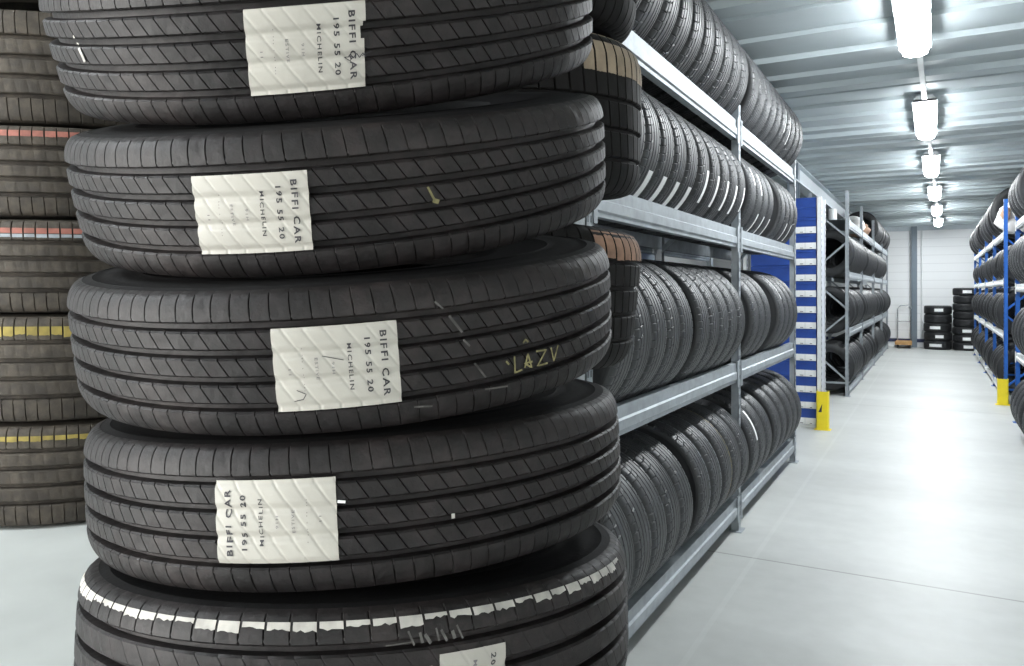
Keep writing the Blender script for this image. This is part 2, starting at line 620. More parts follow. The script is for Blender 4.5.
L5 = [('205 55 16', .86, .66, .066, -.09, M['ink']), ('MICHELIN', .66, .56, .05, -.10, M['ink_grey'])]
sticker(TB, fg[5], D(-73.5), D(-57.2), -.046 * K, .0335 * K, L5, cut=torn)
TA.marks('paint_drip', [((D(-129.6), .0195 * K), (D(-129.4), .017 * K), .0022), ((D(-129.0), .0125 * K), (D(-128.4), .0115 * K), .0016), ((D(-128.8), .008 * K), (D(-128.0), -.005 * K), .0042)], M['paint_white'], fg[1])
TA.marks('paint_fleck', [((D(-67.9), .0070 * K), (D(-66.9), -.0065 * K), .0020), ((D(-67.2), -.0060 * K), (D(-66.2), -.0085 * K), .0040)], M['chalk'], fg[2])
g = [[(D(a), z * K) for a, z in ln] for ln in (
    [(-52.4, -.016), (-52.4, -.0325), (-50.8, -.031)],
    [(-50.2, -.030), (-49.4, -.0165), (-48.6, -.0315), (-50.2, -.0255), (-48.4, -.0255)],
    [(-47.4, -.0165), (-44.9, -.0175), (-47.2, -.0315), (-44.6, -.0315)],
    [(-43.6, -.0165), (-42.9, -.0315), (-41.6, -.0165)],
    [(-54.2, -.019), (-53.6, -.023)], [(-50.4, -.005), (-49.8, -.002), (-49.2, -.005)])]
TA.strokes('chalk_writing', g, M['chalk'], fg[3], .0018)
TA.marks('scuff', [((D(-66.5), .0475 * K), (D(-65.2), .040 * K), .0018), ((D(-64.3), .033 * K), (D(-62.2), .016 * K), .0022), ((D(-62.1), .009 * K), (D(-61), .002 * K), .0018),
                     ((D(-60.3), -.015 * K), (D(-58.3), -.031 * K), .0018), ((D(-58.6), -.042 * K), (D(-54), -.044 * K), .0014), ((D(-71), -.047 * K), (D(-68), -.049 * K), .0016)], M['scuff'], fg[3])
TA.strokes('paint_spot', [((D(-66.3), -.0085 * K), (D(-65.7), -.0085 * K), .0042)], M['paint_white'], fg[4])
TA.strokes('paper_scrap', [((D(-84.1), .0165 * K), (D(-82.9), .0155 * K), .0022)], M['paper_white'], fg[4])
TB.stripe('paint_stripe', .0585 * K, .0672 * K, M['paint_white'], fg[5], D(-178), D(-14), .75)
TB.marks('scuff', [((D(-73.5 + 1.3 * k + (k % 2) * .5), (.056 - .002 * (k % 3)) * K), (D(-72.6 + 1.3 * k), (.044 + .001 * (k % 2)) * K), .0016 + .0006 * (k % 3)) for k in range(7)] +
           [((D(-77), .046 * K), (D(-73), .047 * K), .001)], M['scuff'], fg[5])

# --- the platform both near stacks stand on
PU = -.475
pb = MB()
c4 = [at(-3.2, .30, PU), at(.10, .30, PU), at(.10, 2.35, PU), at(-3.2, 2.35, PU)]
pb.prism_z([(p.x, p.y) for p in c4], .0, EYE + PU)
struct('floor_platform', pb.mesh('floor_platform'), M['platform'])

# --- brown dusty stack beside it (from the top down: height of the band, tilt)
LR = .34
lsk = LR / FR
bands = [(.95, .600), (.563, .335), (.333, .147), (.145, -.046), (-.048, -.265), (-.267, -.473)]
tl = [7, 6, 4.5, 2.5, 1, 0]
LL = ['brown dusty tyre topmost of the side stack, cut off by the top of the view',
      'broad brown dusty tyre of the side stack directly above the red striped tyre',
      'brown dusty tyre of the side stack with a plain red stripe on its shoulder',
      'brown dusty tyre of the side stack with a red and pale blue stripe',
      'brown dusty tyre of the side stack with a wide yellow stripe, next to bottom',
      'bottom brown dusty tyre of the side stack, thin yellow stripe, standing on pale concrete']
for k, ((u1, u0), t) in enumerate(zip(bands, tl)):
    f0, r0 = 1.86, -1.055 + .006 * k
    tt = D(t)
    uc = (u1 + u0) / 2 + LR * math.sin(tt) * .95 - .0 * k
    hw = (u1 - u0) * .5 * 1.0
    td = Tread(LR, hw - .004, hw * 2 * .168, 98, rnd=.020, drop=.011, sd=.0028, gd=.013, gw=.0064, slant=-.5, sw=.12, sipe=lambda z, q=hw * 2 * .26: 1. if abs(z) > q else .10)
    root = tyre(pose(r0, f0, uc, tt, D(-.4), 1), td.build('tread'), [td.side('sidewall', 1, 96, .0045), td.side('sidewall', -1, 96, .0045)], M['rubber_brown'], M['rubber_brown'], LL[k],
                'dusty brown tyres in the side stack')
    h = hw - .004
    if k == 2:
        td.stripe('paint_stripe', h - .022, h - .009, M['paint_red'], root, ragged=.2)
    if k == 3:
        td.stripe('paint_stripe', h - .026, h - .015, M['paint_red'], root, ragged=.1)
        td.stripe('pale_paint_stripe', h - .034, h - .027, M['paint_blue'], root, ragged=.2)
    if k == 4:
        td.stripe('paint_stripe', h - .040, h - .018, M['paint_yellow'], root, ragged=.35)
    if k == 5:
        td.stripe('paint_stripe', h - .028, h - .017, M['paint_yellow'], root, ragged=.3)

# --- dark stack behind the front stack (right edge u-range, px of its right edge)
BR = .30
BL = ['dark tyre at the top of the stack behind the front stack, near the racking',
      'dark wide tyre with a tan dusty shoulder, behind the front stack beside the racking',
      'dark wide tyre with a reddish tan shoulder, behind the front stack beside the racking',
      'lowest dark wide tyre behind the front stack, standing on the pale platform']
for k, (u1, u0, px, roll, tilt) in enumerate([(.81, .500, 640, 0, 6), (.483, .182, 644, 0, 5), (.150, -.125, 641, -5.5, 3), (-.172, -.468, 614, -3, 0)]):
    f0 = 1.57
    r0 = (px - 512) / 770 * 1.513 - BR
    td = Tread(BR, (u1 - u0) / 2 - .008, (u1 - u0) * .175, 64, rnd=.055, drop=.035, sd=.004, gd=.009, gw=.006, slant=-.4)
    root = tyre(pose(r0, f0, (u1 + u0) / 2 + .0, D(tilt), D(roll), 1), td.build('tread'), [td.side('sidewall', 1), td.side('sidewall', -1)], M['rubber_shade'], M['rubber_wall'], BL[k],
                'wide tyres in the stack behind')
    h = td.half
    if k == 1:
        td.stripe('dusty_shoulder', h - .075, h - .004, M['dust_tan'], root, -1.0, 2.6, ragged=.05)
    if k == 2:
        td.stripe('dusty_shoulder', h - .055, h - .006, M['dust_red'], root, -.9, 2.6, ragged=.1)

# ------------------------------------------------------------------ racking with tyres
RT = Tread(.31, .082, .027, 52, rnd=.022, drop=.017, slant=-1.1, sd=.0045, gd=.011, gw=.0042, sw=.20,
           grooves=[-.048, -.018, .014, .036, .056], sipe=lambda z: 1. if z < -.048 else (.55 if z < -.018 else 0.))
RT2 = Tread(.31, .082, .027, 60, rnd=.022, drop=.017, slant=-1.3, sd=.0040, gd=.011, gw=.0042, sw=.20, grooves=[-.046, -.015, .015, .046], sipe=lambda z: 1. if abs(z) > .05 else (.4 if z < -.015 else 0.))
RTm = [(t.build('tread'), [t.side('sidewall', 1, 64), t.side('sidewall', -1, 64)]) for t in (RT, RT2)]


def rack_pose(x, y, z, lean=0., flip=False):
    # axis along world y; local -90 degrees (front) is turned towards the aisle by the caller's angles
    ax = Vector((0, -1 if flip else 1, 0))
    ex = Vector((1, 0, 0))
    m = Matrix((ex, ax.cross(ex), ax)).transposed().to_4x4()
    return Matrix.Translation((x, y, z)) @ Matrix.Rotation(lean, 4, 'X') @ m


XF = -.965           # aisle plane of the near racking
DEP = .485
LEV = [.19, .945, 1.70, 2.305]
CX = XF - DEP / 2
ZS = math.sqrt(.31 ** 2 - (DEP / 2 - .046) ** 2) + .004


def upright(x, y, z0, z1, m, parent, s=1, w=.055, holes=True):
    """open channel post with a row of slots on the aisle face"""
    b = MB()
    t = .004
    x1 = x - s * .04
    b.box(min(x, x - s * t), max(x, x - s * t), y - w / 2, y + w / 2, z0, z1)
    b.box(min(x, x1), max(x, x1), y - w / 2, y - w / 2 + t, z0, z1)
    b.box(min(x, x1), max(x, x1), y + w / 2 - t, y + w / 2, z0, z1)
    o = b.build('upright', m, parent)
    if holes:
        h = MB()
        z = z0 + .08
        while z < z1 - .04:
            for dy in (-.012, .012):
                h.box(x - .001, x + .0008, y + dy - .004, y + dy + .004, z, z + .022)
            z += .055
        h.build('perforation_pattern', M['slot'], o)
    return o


def beam(x, y0, y1, ztop, m, parent, s=1, hgt=.105):
    """stepped box beam; s = +1 when the aisle lies towards +x"""
    d = [(0, 0), (0, -hgt * .42), (.008, -hgt * .48), (.008, -hgt * .80), (0, -hgt * .86), (0, -hgt), (-.034, -hgt), (-.034, -.0), ]
    b = MB()
    pr = [(x + s * (a - .008), ztop + c) for a, c in d]
    if s < 0:
        pr = pr[::-1]
    b.prism_y(pr, y0, y1)
    for yy, q in ((y0, 1), (y1, -1)):
        b.box(x - .004, x + .004, min(yy, yy + q * .03), max(yy, yy + q * .03), ztop - hgt * 1.25, ztop + .012)
    return b.build('beam', m, parent)


def rack(name, label, xf, s, frames, levels, top, dep, mpost, mbeam, mbrace, group=None, hgt=.105):
    root = empty(name, Matrix.Translation((xf, frames[0], 0)))
    tag(root, label, 'rack', group)
    inv = Matrix.Translation((-xf, -frames[0], 0))
    kids = []
    xr = xf - s * dep
    for y in frames:
        kids.append(upright(xf, y, .004, top, mpost, None, s))
        kids.append(upright(xr, y, .004, top, mpost, None, -s, holes=False))
        for x, q in ((xf, s), (xr, -s)):
            b = MB(); x1 = x - q * .05
            b.box(min(x + q * .02, x1), max(x + q * .02, x1), y - .05, y + .05, 0, .006)
            kids.append(b.build('foot_plate', mpost, None))
        zz, sd = .2, 0
        while zz + .42 < top:
            a = (xf - s * .02, y, zz) if not sd else (xr + s * .02, y, zz)
            c = (xr + s * .02, y, zz + .40) if not sd else (xf - s * .02, y, zz + .40)
            kids.append(MB().bar(a, c, .022, .022).build('brace', mbrace, None))
            zz += .46; sd = 1 - sd
        kids.append(MB().bar((xf - s * .02, y, .17), (xr + s * .02, y, .17), .022, .022).build('brace', mbrace, None))
    for y0, y1 in zip(frames[:-1], frames[1:]):
        for z in levels:
            kids.append(beam(xf, y0 + .028, y1 - .028, z, mbeam, None, s, hgt))
            kids.append(beam(xr, y0 + .028, y1 - .028, z, mbeam, None, -s, hgt))
    for k in kids:
        k.parent = root
        k.matrix_parent_inverse = inv
    return root


F1 = [2.27, 4.42, 6.40]
rack('tyre_rack', 'near galvanised steel racking of two bays full of tyres', XF, 1, F1, LEV, 2.40, DEP, M['steel'], M['steel'], M['steel_side'])


def patch_on(parent, td, a0, a1, z0, z1, name='sticker', m=None):
    return td.patch(name, a0, a1, z0, z1, m or M['paper_white'], parent, .0012, .0, 14, 3)


ROWS = [
    ([2.44, 2.62, 2.80, 2.98, 3.165, 3.46, 3.67, 3.89, 4.09, 4.285], [4.56, 4.76, 4.97, 5.29, 5.52, 5.76, 5.97, 6.19]),
    ([2.44, 2.62, 2.80, 2.98, 3.165, 3.44, 3.625, 3.81, 4.0, 4.19], [4.56, 4.74, 4.93, 5.42, 5.61, 5.80, 5.99]),
    ([2.425, 2.60, 2.775, 2.95, 3.125, 3.30, 3.50, 3.70, 3.895, 4.085, 4.27], [4.56, 4.745, 4.93, 5.115, 5.56, 5.74, 5.92, 6.10]),
    ([2.425, 2.61, 2.795, 2.98, 3.165, 3.35, 3.535, 3.72, 3.905, 4.09, 4.275], [4.56, 4.75, 4.94, 5.13, 5.32, 5.51, 5.70, 5.89, 6.08, 6.265]),
]
RN = ['bottom row', 'second row up', 'third row up', 'top row']
# stickers on the tread: (row, bay, index): (angle from, to, z from, to)
STK = {}
for i in range(1, 6):
    STK[(2, 0, i)] = (-52, -24, .000, .052)
for i in (6, 7, 8, 9):
    STK[(2, 0, i)] = (-34, -4, .018, .060)
STK[(2, 0, 10)] = (-28, -2, .020, .050)
STK[(2, 1, 0)] = (8, 30, .03, .06); STK[(2, 1, 1)] = (0, 26, .02, .055)
for i in (1, 2, 3):
    STK[(2, 1, i, 'b')] = (-46, -22, .025, .062)
for i in (5, 6):
    STK[(2, 1, i)] = (-44, -18, .02, .058)
STK[(1, 1, 3)] = (20, 62, .040, .060)
STK[(0, 1, 0)] = (10, 44, .015, .050)
STK[(3, 1, 5)] = (-20, 10, .04, .06); STK[(3, 1, 6)] = (-30, 6, .035, .06)
STRIPES = {(0, 0, 5): 'paint_blue', (0, 0, 7): 'paint_yellow', (0, 0, 6): 'paint_blue'}
rr = random.Random(3)
for lv, bays in enumerate(ROWS):
    for by, ys in enumerate(bays):
        for i, y in enumerate(ys):
            n_from_end = i + 1
            look = 'white-stickered black tyre' if (lv, by, i) in STK else 'plain black tyre'
            lab = f'{look}, {RN[lv]} of near racking, {ORD[len(ys) - i - 1] + " before" if by == 0 else ORD[i] + " past"} middle post'
            var = rr.choice([0, 0, 1]) if lv < 2 else rr.choice([0, 1])
            if lv == 3 and by == 0:
                var = 0
            lean = D(rr.uniform(-.5, .5))
            gap_before = i > 0 and y - ys[i - 1] > .26
            if gap_before:
                lean = D(-1.0)
            me, sd = RTm[var]
            R3 = .95 if lv == 2 else 1.
            root = tyre(rack_pose(CX, y, LEV[lv] + (ZS if lv != 2 else .2235), lean) @ Matrix.Scale(R3, 4), me, sd, M['rubber_rack'], M['rubber_rack_wall'], lab, f'tyres on the {RN[lv]} of the near racking', spin=rr.uniform(0, 6.28))
            td = (RT, RT2)[var]
            for key in ((lv, by, i), (lv, by, i, 'b')):
                if key in STK:
                    a0, a1, z0, z1 = STK[key]
                    # local angle: world +x is angle 0, world up is -90 -> negative local angle climbs
                    patch_on(root, td, D(-a1), D(-a0), z0, z1)
            if (lv, by, i) in STRIPES:
                td.stripe('paint_line', .046, .052, M[STRIPES[(lv, by, i)]], root, -1.9, 1.6, .2)

# back-to-back racking behind
XB = -1.62
rack('tyre_rack', 'steel racking standing back to back behind the near racking', XB - DEP, -1, [2.485, 4.42, 6.40], LEV, 2.40, DEP, M['steel_side'], M['steel_side'], M['steel_side'])

# ------------------------------------------------------------------ plain tyre for far racks


def far_tyre(R, W):
    h = W / 2
    pr = [(R * .62, -h + .03), (R * .63, -h + .012), (R * .75, -h - .001), (R * .88, -h), (R - .02, -h + .008), (R - .006, -h + .02)]
    for g in (-.045, -.015, .015, .045):
        q = g * W / .18
        pr += [(R - .001, q - .005), (R - .008, q - .003), (R - .008, q + .003), (R - .001, q + .005)]
    pr += [(R - .006, h - .02), (R - .02, h - .008), (R * .88, h), (R * .75, h + .001), (R * .63, h - .012), (R * .62, h - .03), (R * .70, h - .02), (R - .03, h - .03), (R - .022, 0), (R - .03, -h + .03), (R * .70, -h + .02), (R * .62, -h + .03)]
    return lathe('tyre', pr, 56, False, 30)


FT = far_tyre(.31, .19)
FTb = far_tyre(.345, .21)
FTs = far_tyre(.275, .19)


def one(name, me, m, mw, label, group):
    o = link(name, me, m)
    o.matrix_world = mw
    return tag(o, label, 'tyre', group)


# tyres on the racking behind, seen through the gaps
for lv, ys in ((1, [3.6, 3.82, 4.04, 4.24, 4.62, 4.84, 5.06, 5.28, 5.9, 6.12]), (2, [3.9, 4.12, 4.75, 4.97, 5.19, 5.6, 5.82, 6.1])):
    for i, y in enumerate(ys):
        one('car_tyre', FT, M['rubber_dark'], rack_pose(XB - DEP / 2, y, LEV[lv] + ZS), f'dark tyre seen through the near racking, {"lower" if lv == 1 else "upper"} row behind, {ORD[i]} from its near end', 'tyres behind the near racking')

# second racking on the same side of the aisle
X2 = -.965
F2 = [10.70, 12.85, 15.40, 17.90, 20.0]
LEV2 = [.12, .86, 1.60, 2.27]
rack('tyre_rack', 'galvanised racking beyond the blue boxes with braced end frame', X2, 1, F2, LEV2, 2.63, DEP, M['steel'], M['steel'], M['steel'])
RN2 = ['bottom', 'second', 'third', 'top']
rr = random.Random(5)
for lv in range(4):
    y, n = 10.70 + .14, 0
    if lv == 3:
        y = 15.6
    while y < 19.9 and n < 30:
        if any(abs(y - f) < .13 for f in F2):
            y += .06
            continue
        if True:
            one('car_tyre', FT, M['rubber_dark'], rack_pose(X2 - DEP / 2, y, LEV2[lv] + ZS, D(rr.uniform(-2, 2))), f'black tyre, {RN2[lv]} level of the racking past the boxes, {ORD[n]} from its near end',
                f'tyres on the {RN2[lv]} level of the farther racking')
            n += 1
        y += .235 + (rr.random() < .2) * .33
# odds and ends on its top level


def blob(name, x, y, z, sx, sy, sz, m, seed, parent=None):
    r_ = random.Random(seed)
    V, F = [], []
    nu, nv = 18, 10
    ph = [r_.uniform(0, 6.28) for _ in range(6)]
    for j in range(nv + 1):
        t = PI * j / nv
        for i in range(nu):
            a = 2 * PI * i / nu
            w = 1 + .13 * math.sin(3 * a + ph[0] + 2 * t) + .08 * math.sin(5 * a + ph[1] - 3 * t) + .06 * math.sin(7 * t + ph[2])
            c, s_ = math.cos(a), math.sin(a)
            sq = (abs(c) ** 4 + abs(s_) ** 4) ** -.25
            V.append((x + sx * w * math.sin(t) ** .6 * c * sq, y + sy * w * math.sin(t) ** .6 * s_ * sq, z + sz * (1 - math.cos(t)) / 2 * (1 + .05 * math.sin(4 * a + ph[3]) * math.sin(t))))
    for j in range(nv):
        for i in range(nu):
            a, b = j * nu + i, j * nu + (i + 1) % nu
            F.append((a, b, b + nu, a + nu))
    return link(name, mesh(name, V, F, True), m, parent)


tag(blob('wrapped_bundle', X2 - .20, 13.5, 2.274, .17, .34, .27, M['plastic_bag'], 2), 'crumpled white plastic bundle on top of the racking past the blue boxes', 'bundle')
tag(blob('wrapped_bundle', X2 - .20, 14.5, 2.274, .17, .30, .24, M['tan_card'], 6), 'small brown bundle on the top level of the farther racking', 'bundle')
o = MB()
n = 16
o.prism_z([(X2 - .20 + .045 * math.cos(2 * PI * k / n), 10.82 + .045 * math.sin(2 * PI * k / n)) for k in range(n)], 2.275, 2.40)
o.prism_z([(X2 - .20 + .050 * math.cos(2 * PI * k / n), 10.82 + .050 * math.sin(2 * PI * k / n)) for k in range(n)], 2.40, 2.42)
tag(o.build('paper_cup', M['paper_white']), 'small white tub on the end of the farther racking top level', 'tub')
o = MB().box(X2 - .46, X2 - .01, 10.73, 12.75, 2.271, 2.274)
tag(o.build('top_board', M['steel_side']), 'thin board lying across the top beams at the end of the farther racking', 'board')

# ------------------------------------------------------------------ shelf of blue boxes
BX0, BX1, BY0, BY1 = -1.03, -1.23, 8.10, 8.45
sh = empty('box_shelf', Matrix.Translation((-1.3, 8.1, 0)))
tag(sh, 'white perforated post shelving stacked with blue boxes beyond the near racking', 'shelf')
kids = []
for x, y in ((-.985, 8.13), (-.985, 8.42), (-1.70, 8.13), (-1.70, 8.42)):
    b = MB().box(x - .035, x - .031, y - .03, y + .03, 0, 2.28).box(x - .035, x + .005, y - .03, y - .026, 0, 2.28).box(x - .035, x + .005, y + .026, y + .03, 0, 2.28).box(x + .001, x + .005, y - .03, y + .03, 0, 2.28)
    p = b.build('upright', M['white_steel'])
    h = MB(); z = .1
    while z < 2.24:
        h.box(x + .0045, x + .0058, y - .008, y + .008, z, z + .025); z += .06
    hh = h.build('perforation_pattern', M['slot'], p)
    kids.append(p)
kids.append(MB().box(-1.665, -1.021, 8.105, 8.445, .0, .022).build('base_shelf', M['white_steel']))
kids.append(MB().box(-1.665, -1.021, 8.452, 8.458, .0, 2.24).build('back_panel', M['white_steel']))
for k in kids:
    k.parent = sh
    k.matrix_parent_inverse = Matrix.Translation((1.3, -8.1, 0))


def blue_box(x0, x1, z0, h, cards, label, group):
    root = empty('storage_box', Matrix.Translation(((x0 + x1) / 2, BY0, z0)))
    tag(root, label, 'box', group)
    w = abs(x1 - x0) / 2 - .003
    body = MB().box(-w, w, 0.012, .33, 0.001, h - .004).box(-w - .001, w + .001, .008, .335, h * .82, h - .002)
    body.build('body', M['blue_box'], root, .002)
    if cards:
        for a, b in ((-w + .006, -.010), (.006, w - .03)):
            c = MB().box(a, b, .004, .0115, .006, h * .40)
            co = c.build('label_card', M['paper_white'], root)
            MB().box(a + (b - a) * .55, a + (b - a) * .9, .0035, .0045, .012, h * .12).build('print_mark', M['ink_grey'], co)
        tr = MB().box(-w, w, .0095, .0125, .003, h * .43)
        tr.build('label_strip', M['white_steel'], root)
    return root


z = .024
for k in range(15):
    h = .158 if k < 13 else .100
    blue_box(-1.235, -1.025, z, h, k < 13, f'blue box in the column beside the yellow guard, {ORD[k]} from the floor' if k < 14 else 'blue box topmost of the column beside the yellow guard', 'blue boxes beside the yellow guard')
    blue_box(-1.66, -1.24, z, h, False, f'wide blue box behind the near racking, {ORD[k]} from the floor of its column', 'wide blue boxes')
    z += h


def guard(x, y, h, s, label):
    root = empty('post_guard', Matrix.Translation((x, y, 0)))
    tag(root, label, 'guard')
    w, d, t = .055, .10, .006
    b = MB()
    pr = [(-w, d), (-w, .012), (-w + .012, 0), (w - .012, 0), (w, .012), (w, d), (w - t, d), (w - t, .014), (w - .014, t), (-w + .014, t), (-w + t, .014), (-w + t, d)]
    b.prism_z(pr, .006, h)
    b.build('shield', M['yellow'], root)
    MB().box(-w - .02, w + .02, -.005, d, 0, .006).build('foot_plate', M['yellow'], root)
    if s:
        m_ = MB()
        m_.add([(-.035, -.0015, h - .20), (.0, -.0015, h - .12), (-.005, -.0015, h - .20), (-.035, 0, h - .20), (.0, 0, h - .12), (-.005, 0, h - .20)], [(0, 2, 1), (0, 1, 4, 3), (1, 2, 5, 4), (2, 0, 3, 5)])
        m_.build('arrow_mark', M['black'], root)
    return root


guard(-.958, 7.985, .375, True, 'yellow steel guard at the foot of the blue box shelving')

# ------------------------------------------------------------------ racking across the aisle, blue
XR = .722
rack('tyre_rack', 'blue post racking across the aisle beyond the gap, yellow guard at its foot', XR, -1, [10.93, 12.9, 14.9, 16.9, 18.9], [.13, .845, 1.49, 2.07], 2.45, DEP, M['blue_steel'], M['white_steel'], M['blue_steel'], 'blue post racks across the aisle', .08)
rack('tyre_rack', 'blue post racking across the aisle nearest the viewer, partly out of view', XR, -1, [5.5, 7.45, 9.42], [.72, 1.42, 2.06], 2.15, DEP, M['blue_steel'], M['white_steel'], M['blue_steel'], 'blue post racks across the aisle', .08)
guard(.705, 10.765, .31, False, 'yellow steel guard at the foot of the blue racking across the aisle')
rr = random.Random(9)
RNR = ['bottom', 'second', 'third', 'top']
zs_b = math.sqrt(.345 ** 2 - (DEP / 2 - .046) ** 2) + .004
for lv, z in enumerate([.13, .845, 1.49, 2.07]):
    y, n = 11.15, 0
    if lv == 3:
        y = 11.75
    while y < 18.8:
        if any(abs(y - f) < .15 for f in [10.93, 12.9, 14.9, 16.9, 18.9]):
            y += .07
            continue
        big = lv == 3
        R_ = zs_b if big else ZS
        if lv == 2:
            R_ = .197
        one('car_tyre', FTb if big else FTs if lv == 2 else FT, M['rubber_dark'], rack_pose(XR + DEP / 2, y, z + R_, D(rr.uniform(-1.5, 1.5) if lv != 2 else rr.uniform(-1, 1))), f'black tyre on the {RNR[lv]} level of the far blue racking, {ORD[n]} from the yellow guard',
            f'tyres on the {RNR[lv]} level of the far blue racking')
        n += 1
        y += (.25 if big else .29) + (rr.random() < .40) * .32
NN = ['bottom', 'second', 'third', 'top']
for lv, (z, ys) in enumerate([(.312 - ZS, [6.75, 7.0, 7.25, 7.64, 7.88, 8.12, 8.36]), (.72, [7.75, 8.0, 8.3, 8.6, 8.9]), (1.42, [8.0, 8.3, 8.55, 8.8, 9.05, 9.28]), (2.06, [8.5, 8.78, 9.05, 9.28])]):
    for i, y in enumerate(sorted(ys, reverse=True)):
        root = tyre(rack_pose(.915 if lv == 0 else XR + DEP / 2, y, z + ZS, D(rr.uniform(-1, 1)), True), RTm[i % 2][0], RTm[i % 2][1], M['rubber_rack'], M['rubber_rack_wall'],
                    f'black tyre on the {NN[lv]} level of the nearer blue racking, {ORD[i]} from its far end', f'tyres on the {NN[lv]} level of the nearer blue racking', spin=rr.uniform(0, 6))
        if lv in (0, 2, 3):
            patch_on(root, (RT, RT2)[i % 2], PI + D(-20 + 6 * i), PI + D(24 + 4 * i), -.060, -.044)
b1 = blob('wrapped_bundle', XR + .22, 11.30, 2.046, .25, .13, .42, M['plastic_bag'], 11)
tag(b1, 'white wrapped bundle on top of the blue racking beside its tall post', 'bundle')
blob('brown_card_patch', XR + .04, 11.18, 2.22, .05, .06, .16, M['tan_card'], 12, b1)

# ------------------------------------------------------------------ far end: tyre stacks, trolley
SW = [.2005, .197, .196, .196, .199]


def stack(x, y, R, hs, label, group, cards):
    z = 0.0
    n = len(hs)
    for k, h in enumerate(hs):
        root = empty('car_tyre', Matrix.Translation((x + .008 * math.sin(k * 2.3), y, z + h / 2)))
        lab = label.format(pos=('bottom' if k == 0 else 'topmost' if k == n - 1 else ORD[k] + ' from the bottom'))
        tag(root, lab, 'tyre', group)
        key = (R, round(h, 3))
        if key not in stack.cache:
            stack.cache[key] = far_tyre(R, h * .985 - .002)
        link('carcass', stack.cache[key], M['rubber_dark'], root)
        if k in cards:
            cx, w = cards[k]
            V, F = [], []
            for i in range(13):
                a = -PI / 2 + YAW * 0 + (cx + w * (i / 12 - .5)) / R
                for zz in (-.034, .034):
                    V.append(((R + .002) * math.cos(a), (R + .002) * math.sin(a), zz))
            for i in range(12):
                F.append((2 * i, 2 * i + 2, 2 * i + 3, 2 * i + 1))
            link('label_card', mesh('label_card', V, F, True), M['paper_white'], root)
        z += h


stack.cache = {}
stack(.055, 20.42, .288, [.203, .203, .203, .203, .200], 'black tyre, {pos} of the shorter stack of five against the far wall', 'tyres in the shorter far stack', {0: (-.05, .26), 1: (.03, .17), 2: (-.05, .22), 4: (.02, .18)})
stack(.640, 20.40, .288, [.178] * 7 + [.176], 'black tyre, {pos} of the taller stack of eight against the far wall', 'tyres in the taller far stack', {0: (.02, .19), 1: (.01, .22), 2: (.0, .18), 7: (.0, .18)})

YW = 20.90
tr = empty('platform_trolley', Matrix.Translation((-.66, 20.55, 0)))
tag(tr, 'platform trolley with a wooden deck and steel handle against the far wall', 'trolley')
MB().box(-.16, .18, -.28, .28, .10, .16).build('deck', M['wood'], tr, .004)
MB().box(-.17, .19, -.29, -.27, .085, .165).build('deck_edge', M['wood'], tr)
h = MB()
pts = [(-.13, .27, .16), (-.13, .27, .92), (-.10, .27, .97), (-.06, .27, 1.0), (.08, .27, 1.0), (.12, .27, .97), (.15, .27, .92), (.15, .27, .16)]
h.tube(pts, .011)
h.build('handle', M['chrome'], tr)
MB().tube([(-.13, .27, .62), (.15, .27, .62)], .009).build('crossbar', M['chrome'], tr)
for x in (-.12, .14):
    for y in (-.22, .22):
        w = MB()
        n = 16
        v = [(x + dx, y + .05 * math.cos(2 * PI * k / n), .05 + .05 * math.sin(2 * PI * k / n)) for dx in (-.014, .014) for k in range(n)]
        w.add(v, [(k, (k + 1) % n, (k + 1) % n + n, k + n) for k in range(n)] + [tuple(range(n - 1, -1, -1)), tuple(range(n, 2 * n))])
        w.build('caster', M['rubber_dark'], tr)

# ------------------------------------------------------------------ the hall
HX0, HX1, HY0, ZC = -4.2, 3.4, -8.0, 2.93
struct('floor', MB().box(HX0, HX1, HY0, YW, -.05, 0).mesh('floor'), M['floor'])
struct('wall_far', MB().box(HX0, HX1, YW, YW + .1, 0, 3.1).mesh('wall_far'), M['wall'])
struct('wall_right', MB().box(HX1, HX1 + .1, HY0, YW, 0, 3.1).mesh('wall_right'), M['wall'])
struct('wall_back', MB().box(HX0, HX1, HY0 - .1, HY0, 0, 3.1).mesh('wall_back'), M['wall'])
DY0, DY1, DZ = -7.2, -2.6, 2.75
wl = MB().box(HX0 - .1, HX0, HY0, DY0, 0, 3.1).box(HX0 - .1, HX0, DY1, YW, 0, 3.1).box(HX0 - .1, HX0, DY0, DY1, DZ, 3.1)
struct('wall_left', wl.mesh('wall_left'), M['wall'])
fr = MB().box(HX0 - .12, HX0 + .02, DY0 - .06, DY0, 0, DZ + .06).box(HX0 - .12, HX0 + .02, DY1, DY1 + .06, 0, DZ + .06).box(HX0 - .12, HX0 + .02, DY0, DY1, DZ, DZ + .06)
struct('door_1', fr.mesh('door_1'), M['column_paint'])
# steel deck: folded sheet running across the aisle
PER = [(0, .03), (.035, -.035), (.06, -.035), (.49, -.004), (.50, -.030), (.97, .0), (.985, -.034), (1.45, .0), (1.47, -.030), (1.79, -.004), (1.81, -.045), (1.97, -.045), (1.99, .03)]
P = 2.03
pts = []
y = 4.435 - 7 * P
while y < YW + .3:
    pts += [(y + a, ZC + b) for a, b in PER]
    y += P
pts = [p for p in pts if HY0 - .05 <= p[0] <= YW + .05]
v, f = [], []
for yy, zz in pts:
    v += [(HX0 - .1, yy, zz), (HX1 + .1, yy, zz), (HX0 - .1, yy, 3.12), (HX1 + .1, yy, 3.12)]
for i in range(len(pts) - 1):
    a = 4 * i
    f += [(a, a + 4, a + 5, a + 1), (a + 2, a + 3, a + 7, a + 6), (a, a + 2, a + 6, a + 4), (a + 1, a + 5, a + 7, a + 3)]
struct('ceiling', mesh('ceiling', v, f), M['ceiling'])
